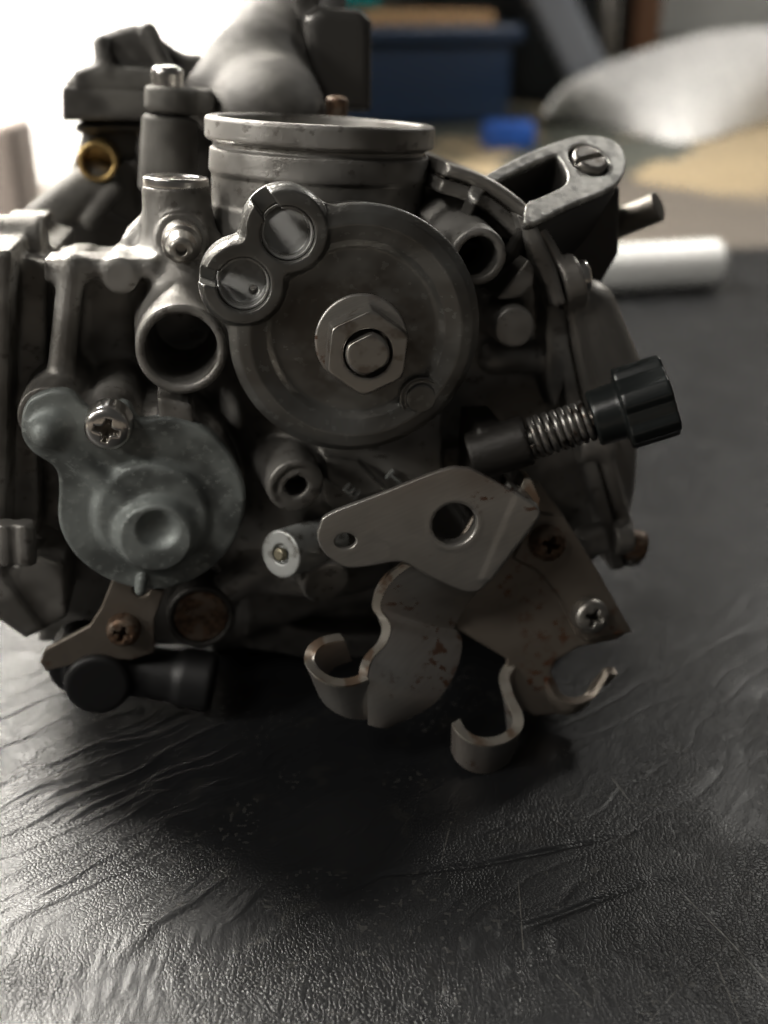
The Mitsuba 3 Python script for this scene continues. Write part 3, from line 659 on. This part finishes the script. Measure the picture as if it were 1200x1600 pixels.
# --- bowl side: two flanges seen on edge, gasket, bowl, screws
def bowl():
    c0 = [(690, 282), (745, 300), (800, 338), (842, 392), (866, 450), (888, 540), (910, 640), (934, 730), (958, 815), (976, 890)]
    def band(o0, o1, y):
        p = np.asarray(c0, float); t = np.gradient(p, axis=0); t /= np.linalg.norm(t, axis=1)[:, None]
        nn = np.stack([-t[:, 1], t[:, 0]], 1) * -1
        a, b = curve(p + nn * o0, 4, False), curve(p + nn * o1, 4, False)
        return LL(np.vstack([a, b[::-1]]), y)
    g = Grid((14, 14, -82), (90, 82, 34), .6)
    emit_sdf(C + 'body_flange', uni(1.2, ext(g, band(-20, 3, 18), 18, 80, 1.2), cyl(g, at3(905, 850, 16), at3(945, 838, 16) + (0, 0, 0), 4.4, r=.8)), g, 'cast_body')
    emit_sdf(C + 'gasket', ext(g, band(3, 7, 18), 18.8, 79, .3), g, 'gasket')
    D = ext(g, band(7, 30, 18), 17, 80, 2.2)
    bul = LL(curve([(880, 420), (925, 450), (962, 505), (985, 570), (994, 650), (993, 730), (984, 790), (962, 822), (935, 800), (900, 650), (880, 520)], 4), 30)
    D = uni(3, D, ext(g, bul, 23, 78, 8))
    D = uni(2, D, cap(g, at3(912, 486, 26), at3(950, 596, 26), 8.2, 9.6))
    D = uni(1.5, D, cyl(g, at3(955, 842, 18), at3(985, 838, 18), 4.6, r=.8), cyl(g, at3(872, 446, 20), at3(905, 434, 20), 6.5, r=1), cyl(g, at3(900, 700, 22), at3(955, 690, 22), 5, r=1.5))
    emit_sdf(C + 'float_bowl', D, g, 'dark_bowl' if 'dark_bowl' in scene else metal('dark_bowl', (.27, .255, .235), .45, .65, grain_bump))
    screw(C + 'float_bowl__screw', at3(900, 434, 18), (1, -.15, .25), 4.0, 'bright_steel', 'plain', 3.6)
    screw(C + 'float_bowl__screw_001', at3(992, 852, 18), (1, -.2, -.1), 4.2, 'rusty_steel', 'plain', 3.2)
    # arm with slotted drain screw
    n = nrm((.12, -.60, .80)); o = at3(905, 262, 30); R0 = (M.T @ ray(905, 262))
    yv = -n; x = nrm(np.cross(yv, (0, 0, 1))); zz = np.cross(x, yv); B = np.stack([x, yv, zz], 1)
    def onp(px, py):
        R = M.T @ ray(px, py); s = ((o - CL) @ n) / (R @ n); return ((CL + s * R) - o) @ B
    def P2(pts): return np.array([onp(*p)[[0, 2]] for p in pts])
    outl = P2(curve([(738, 288), (800, 250), (860, 224), (905, 211), (945, 213), (970, 228), (979, 252), (972, 278), (950, 297), (890, 322), (850, 342), (826, 348), (780, 322), (742, 312)], 4))
    g = Grid((outl[:, 0].min(), -3, outl[:, 1].min()), (outl[:, 0].max(), 34, outl[:, 1].max()), .42)
    D = ext(g, outl, 1.3, 30, .3); face = ext(g, outl, 0, 1.5, .3)
    pk = P2(curve([(752, 304), (800, 271), (862, 244), (876, 248), (888, 272), (880, 290), (845, 307), (822, 319), (812, 360), (748, 365)], 4))
    D = sub(D, np.maximum(poly2(pk, g.X[:, 0, :], g.Z[0])[:, None, :], g.Y - 13), .8)
    h = onp(921, 250)
    for cut in (np.maximum(poly2(pk, g.X[:, 0, :], g.Z[0])[:, None, :], g.Y - 13), np.maximum(np.hypot(g.X - h[0], g.Z - h[2]) - 5.4, g.Y - 9)): face = sub(face, cut, .4)
    D = sub(D, np.maximum(np.hypot(g.X - h[0], g.Z - h[2]) - 5.4, g.Y - 9), .7)
    fr = lambda v: v @ B.T + o
    emit_sdf(C + 'bowl_arm', D, g, 'dark_cast', fr)
    emit_sdf(C + 'bowl_arm__machined_face', face, g, 'machined', fr)
    g = Grid((-5, -3, -5), (5, 9, 5), .25)
    screw(C + 'bowl_arm__drain_screw', o + B @ (h + np.array([0, 1.4, 0])), n, 4.5, 'screw_steel', 'slot', 2.4, up=(.9, .1, .55))
    g = Grid((20, 20, -40), (80, 70, 40), .7)
    D = uni(3, ext(g, LL([(852, 345), (968, 290), (966, 395), (948, 425), (934, 450), (880, 420)], 40), 38, 60, 2.5))
    emit_sdf(C + 'bowl_arm__column', D, g, 'dark_cast')
    a, b = at3(955, 352, 52), at3(1030, 322, 44)
    emit(C + 'bowl_arm__drain_pipe', tube([a, a * .5 + b * .5, b - (b - a) * .02, b], [4.1, 4.0, 3.9, 3.3], 24), 'dark_pipe' if 'dark_pipe' in scene else metal('dark_pipe', (.16, .145, .125), .45, .6, grain_bump), 35)
bowl()

# --- idle adjuster: threaded rod, spring, black knob
def idle():
    a, b = at3(715, 722, 4), at3(1042, 618, -6)
    u = nrm(b - a)
    def P(px):                                  # point on the axis by photo x
        lo, hi = 0., 1.5
        for _ in range(40):
            m = (lo + hi) / 2; w = M @ (a + (b - a) * m) / 1000 + ORG - CAM; X = 600 + FOC * (w @ RT) / (w @ FW)
            lo, hi = (m, hi) if X < px else (lo, m)
        return a + (b - a) * lo
    k = C + 'idle_adjuster'
    p0, p1, p2, p3, p4 = P(738), P(828), P(926), P(975), P(1043)
    emit(k, tube([p0, p1, p2 + u], [2.6] * 3, 20), 'screw_steel', 35)
    e1 = nrm(np.cross(u, (0, 0, 1))); e2 = np.cross(u, e1)
    t = np.linspace(0, 1, 500); ang = (t + .012 * np.sin(t * 9)) * 2 * np.pi * 8.5; rr = 4.3
    path = p1 + (p2 - p1) * t[:, None] * .98 + rr * (np.cos(ang)[:, None] * e1 + np.sin(ang)[:, None] * e2)
    emit(k + '__spring', tube(path, .82, 10), 'spring_steel' if 'spring_steel' in scene else metal('spring_steel', lambda p, n, uv: mikit.mix((.26, .25, .235), (.07, .055, .045), mikit.smoothstep(.45, .7, mottle(p, 500))), .36, .9), True)
    fr = place((0, 0, 0), u, (0, 0, 1))
    l2, l3 = np.linalg.norm(p3 - p2), np.linalg.norm(p4 - p2)
    g = Grid((-12, -l3 - 1, -12), (12, 1, 12), .35)
    ang = np.arctan2(g.Z, g.X) + .5; r = np.hypot(g.X, g.Z)
    flute = 9.3 - 1.0 * np.clip(np.cos(ang * 6) * 1.8, -1, 1) * -.6
    head = inter2(r - flute, np.abs(g.Y + (l2 + l3) / 2) - (l3 - l2) / 2 - .6, .7)
    D = uni(.8, head, cyl(g, (0, 0, 0), (0, -l2, 0), 6.6, 6.9, .7))
    emit_sdf(k + '__knob', D, g, 'black_plastic', lambda v: fr(v) + p2)
    # collar it is screwed into
    g = Grid((20, -10, -50), (60, 30, -16), .45)
    D = uni(1.0, cyl(g, P(755) - u * 3, P(826), 6.2, 6.0, .7), box(g, P(745) - (1, 2, 8), P(790) + (0, 18, 5), 1))
    emit_sdf(C + 'adjuster_boss', D, g, metal('adjuster_dark', (.022, .02, .018), .5, .4, grain_bump))
idle()

# --- the second carburetor of the pair and the air horn behind
def rear():
    g = Grid((-120, 78, -10), (30, 175, 90), .9)
    y = 112
    D = ext(g, LL([(130, 150), (335, 150), (335, 420), (75, 420), (78, 345), (100, 300), (128, 210)], y), y, y + 40, 3)
    D = uni(1.5, D, ext(g, LL([(120, 192), (330, 192), (330, 206), (118, 206)], 108), 106, 140, 1), cyl(g, at3(205, 300, 106), at3(205, 300, 118), 9, r=1), cap(g, at3(230, 200, 108), at3(225, 330, 108), 3))
    emit_sdf(C + 'rear_body', D, g, 'dark_cast')
    screw(C + 'rear_cap__screw', at3(262, 122, 98), (0, -1, .2), 3.4, 'screw_steel', 'cross', 2.5)
    D = ext(g, LL(curve([(148, 62), (175, 48), (205, 40), (228, 44), (255, 64), (285, 84), (320, 92), (322, 148), (116, 146), (118, 112), (146, 96)], 3), 108), 106, 152, 4)
    D = uni(1.0, D, ext(g, LL([(116, 112), (150, 100), (290, 112), (305, 146), (114, 146)], 100), 100, 140, 2), cap(g, at3(232, 50, 105), at3(262, 112, 102), 2.5), cap(g, at3(160, 70, 106), at3(165, 112, 102), 2.5))
    emit_sdf(C + 'rear_cap', D, g, 'rough_cast')
    D = uni(1, ext(g, LL([(97, 136), (240, 140), (240, 190), (97, 188)], 100), 100, 130, 1), cap(g, at3(70, 348, 100), at3(150, 285, 104), 6.5), cap(g, at3(140, 345, 98), at3(178, 298, 98), 2.6))
    emit_sdf(C + 'rear_flange', D, g, 'rough_cast')
    a = at3(152, 253, 96)
    gg = Grid((-6, 0, -6), (6, 18, 6), .4)
    emit_sdf(C + 'brass_jet', sub(cyl(gg, (0, 0, 0), (0, 16, 0), 5.6, 5.6, .6), cyl(gg, (0, -3, 0), (0, 14, 0), 4.1, 4.1, .2), .3), gg, 'brass', lambda v: v + a)
    g = Grid((-70, 60, 0), (-20, 110, 90), .7)
    D = uni(1.2, cyl(g, at3(266, 182, 78), at3(262, 300, 78), 7.4, 8.0, .8), cyl(g, at3(268, 136, 78), at3(267, 176, 78), 7.0, 7.0, 1.2), box(g, at3(268, 176, 78) - (0, 3, 0), at3(335, 140, 78) + (0, 14, 0), 1.5))
    emit_sdf(C + 'vent_column', D, g, 'rough_cast')
    screw(C + 'vent_column__screw', at3(262, 136, 78), (0, -.1, 1), 4.2, 'bright_steel', 'plain', 5.5, up=(0, 1, 0))
    g = Grid((-60, 55, 0), (30, 185, 110), .9)
    D = uni(14, ell(g, at3(418, 178, 92), (16.5, 26, 15)), cap(g, at3(400, 135, 112), at3(466, 8, 160), 15, 16))
    D = uni(6, D, cap(g, at3(330, 150, 98), at3(400, 100, 110), 8, 12))
    emit_sdf(C + 'air_horn', D, g, 'rough_cast')
    g = Grid((-20, 90, 10), (40, 175, 90), .9)
    D = ext(g, LL([(478, 30), (500, 10), (566, 14), (582, 30), (582, 175), (490, 175)], 108), 108, 160, 3)
    D = uni(2, D, ext(g, LL([(452, -30), (500, -30), (505, 30), (470, 30)], 112), 112, 130, 2))
    emit_sdf(C + 'air_box', D, g, 'dark_cast')
    screw(C + 'air_box__screw', at3(526, 168, 80), (0, -.1, 1), 3.0, 'rusty_steel', 'plain', 3)
rear()
labels['carburetor'] = {'label': 'old grey metal motorcycle carburetor with round throttle wheel, lying on the black leather mat', 'category': 'carburetor'}

# ------------------------------------------------------------------ behind: wall board, bin, boxes, paper, pens
metal('white_paint', (.82, .81, .79), .6, 0.0)
def wpt(px, py, depth): return CAM + depth * ray(px, py)
def boxpx(px0, px1, py0, py1, depth, thick, tilt=0):
    a, b = wpt(px0, py1, depth), wpt(px1, py0, depth)
    return simple_box((a[0], a[1], a[2]), (b[0], a[1] + thick, b[2]))
emit('white_board', simple_box((-1.5, 1.15, -.004), (wpt(505, 0, 1.15)[0], 1.19, 1.0)), 'white_paint', False, world=True)
labels['white_board'] = {'label': 'bright white board standing behind the carburetor at the upper left', 'category': 'board'}

def rounded(lo, hi, r, h):
    g = Grid(np.asarray(lo), np.asarray(hi), h); return nets(box(g, lo, hi, r), g)

# block wall at the back with recessed joints
metal('painted_block', lambda p, n, uv: mikit.mix((.42, .42, .40), (.52, .52, .50), mottle(p, 20)), .8, 0.0)
metal('mortar', (.30, .29, .28), .9, 0.0)
emit('block_wall', simple_box((-2.4, 2.32, -.6), (2.4, 2.42, 1.6)), 'mortar', False, world=True)
labels['block_wall'] = {'label': 'pale painted block wall at the back of the bench, upper right', 'category': 'wall'}
nb = 0
for row in range(4):
    for col in range(8):
        x0 = -.55 + col * .40 + (row % 2) * .2; z0 = -.11 + row * .20
        emit('block_wall__block' + (f'_{nb:03d}' if nb else ''), simple_box((x0 + .006, 2.305, z0 + .006), (x0 + .394, 2.33, z0 + .194)), 'painted_block', False, world=True); nb += 1

# blue storage bin, boxes and other things at the back of the bench
metal('blue_plastic', (.022, .045, .095), .35, 0.0)
metal('cardboard', (.60, .37, .19), .8, 0.0)
metal('teal_plastic', (.02, .36, .36), .4, 0.0)
metal('grey_paint', (.26, .28, .32), .35, .3)
metal('brown_wood', lambda p, n, uv: mikit.mix((.10, .045, .02), (.17, .08, .04), mikit.noise(p.x * 90, p.y * 90, p.z * 9)), .5, 0.0)
metal('white_paper', lambda p, n, uv: mikit.mix((.84, .83, .81), (.55, .55, .55), mikit.smoothstep(.62, .7, dr.sin((p.y * .9 + p.x * .3) * 420) * .5 + .5) * mikit.smoothstep(.45, .6, mikit.noise(p.x * 160, p.y * 60)) * .55), .8, 0.0)
metal('white_plastic', (.75, .75, .73), .35, 0.0)
metal('bright_blue_plastic', (.025, .10, .42), .35, 0.0)
metal('beige_plastic', (.62, .52, .46), .5, 0.0)

def yawed(m, o, deg):
    v, f = (np.array(m.vertices), np.array(m.faces)) if not isinstance(m, tuple) else m
    a = math.radians(deg); R = np.array([[math.cos(a), -math.sin(a), 0], [math.sin(a), math.cos(a), 0], [0, 0, 1]])
    return v @ R.T + np.asarray(o), f

def bin_():
    o = G(585, 204, -.005)
    g = Grid((-.05, -.02, 0), (.36, .30, .15), .006)
    D = box(g, (0, 0, 0), (.32, .26, .125), .012)
    D = np.minimum(D, box(g, (-.012, -.012, .112), (.332, .272, .137), .005))
    D = sub(D, box(g, (.006, .006, .006), (.314, .254, .3), .01), .002)
    v, f = nets(D, g)
    emit('storage_bin', yawed((v, f), o - np.array([.10, 0, 0]), 18), 'blue_plastic', True, world=True)
    labels['storage_bin'] = {'label': 'dark blue plastic storage bin standing at the back of the bench', 'category': 'bin'}
    emit('cardboard_box', yawed(rounded((0, 0, 0), (.33, .16, .138), .004, .006), o + np.array([-.13, .05, .015]), 18), 'cardboard', True, world=True)
    labels['cardboard_box'] = {'label': 'brown cardboard box in the blue bin', 'category': 'box'}
    emit('teal_box', yawed(rounded((0, 0, 0), (.22, .2, .06), .006, .006), o + np.array([-.20, .02, .157]), 18), 'teal_plastic', True, world=True)
    labels['teal_box'] = {'label': 'teal plastic lid on top of the cardboard box', 'category': 'lid'}
bin_()
a = G(880, 150, -.005)
m = rounded((-.03, -.02, 0), (.03, .02, .16), .01, .005); v = m[0]; q = math.radians(-32)
v = np.stack([v[:, 0] * math.cos(q) + v[:, 2] * math.sin(q), v[:, 1], -v[:, 0] * math.sin(q) + v[:, 2] * math.cos(q)], 1)
emit('grey_tin', (v + wpt(925, 128, 1.62), m[1]), 'grey_paint', True, world=True)
labels['grey_tin'] = {'label': 'grey tin leaning between the blue bin and the brown post', 'category': 'tin'}
p = wpt(943, 125, 1.75); emit('chrome_tube', tube([p, p + (0, 0, .1), p + (-.008, 0, .3)], .016, 20), 'bright_steel', True, world=True)
labels['chrome_tube'] = {'label': 'shiny upright chrome tube left of the brown post', 'category': 'tube'}
p = wpt(1000, 110, 1.9); emit('brown_post', rounded(p + (-.024, -.02, -.06), p + (.024, .03, .40), .004, .006), 'brown_wood', True, world=True)
labels['brown_post'] = {'label': 'brown wooden post in front of the block wall', 'category': 'post'}
p = wpt(955, 110, 1.95); emit('dark_cabinet', rounded(p + (-.34, .02, -.06), p + (.03, .25, .40), .004, .01), 'black_plastic', True, world=True)
labels['dark_cabinet'] = {'label': 'black cabinet behind the blue bin and the chrome tube', 'category': 'cabinet'}

def paper():
    bot = [(848, 186), (880, 190), (935, 194), (1000, 212), (1060, 223), (1110, 218), (1160, 202), (1230, 182), (1300, 176)]
    top = [(850, 182, 1.45), (870, 150, 1.52), (905, 122, 1.56), (965, 96, 1.6), (1045, 71, 1.62), (1110, 56, 1.64), (1200, 49, 1.66), (1280, 45, 1.66), (1330, 50, 1.66)]
    A = curve([G(x, y, -.004) for x, y in bot], 6, False); B = curve([wpt(*p) for p in top], 6, False)
    m = strip(A, B, .004, 24, .003, (-.2, -.75, .6)); v = np.array(m.vertices)
    v[:, 2] += ((meshkit.fbm(v * (9, 20, 9), 3, 8) - .5) * .006 + np.abs(meshkit.noise(v * (9, 3, 5), 4) - .5) * .016) * np.clip((v[:, 2] + .004) / .03, 0, 1)
    emit('white_paper', (v, np.array(m.faces)), 'white_paper_m', True, world=True)
scene['white_paper_m'] = scene.pop('white_paper')
paper()
labels['white_paper'] = {'label': 'curled white paper sheet lying on the bench at the upper right', 'category': 'paper'}

a, b = G(900, 470, 0), G(1128, 455, 0)
u = nrm(b - a); r = .0150; path = [a + (0, r, r), b - u * .004 + (0, r, r), b + (0, r, r)]
emit('white_tube', tube([path[0], path[0] * .5 + path[1] * .5, path[1], path[1] + u * .002, path[2]], [r, r, r, r * .97, r * .85], 32), 'white_plastic', 40, world=True)
labels['white_tube'] = {'label': 'thick white plastic tube lying on the far edge of the black mat', 'category': 'tube'}
o = G(797, 234, -.005)
emit('blue_cap', yawed(rounded((-.034, 0, 0), (.034, .03, .034), .009, .002), o, 8), 'bright_blue_plastic', True, world=True)
labels['blue_cap'] = {'label': 'bright blue plastic cap on the bench in front of the white paper', 'category': 'cap'}
p = wpt(-25, 340, .62)
emit('beige_container', rounded(p + (-.05, 0, -.06), p + (.0235, .04, .052), .008, .002), 'beige_plastic', True, world=True)
labels['beige_container'] = {'label': 'beige plastic container at the left edge, in front of the white board', 'category': 'container'}
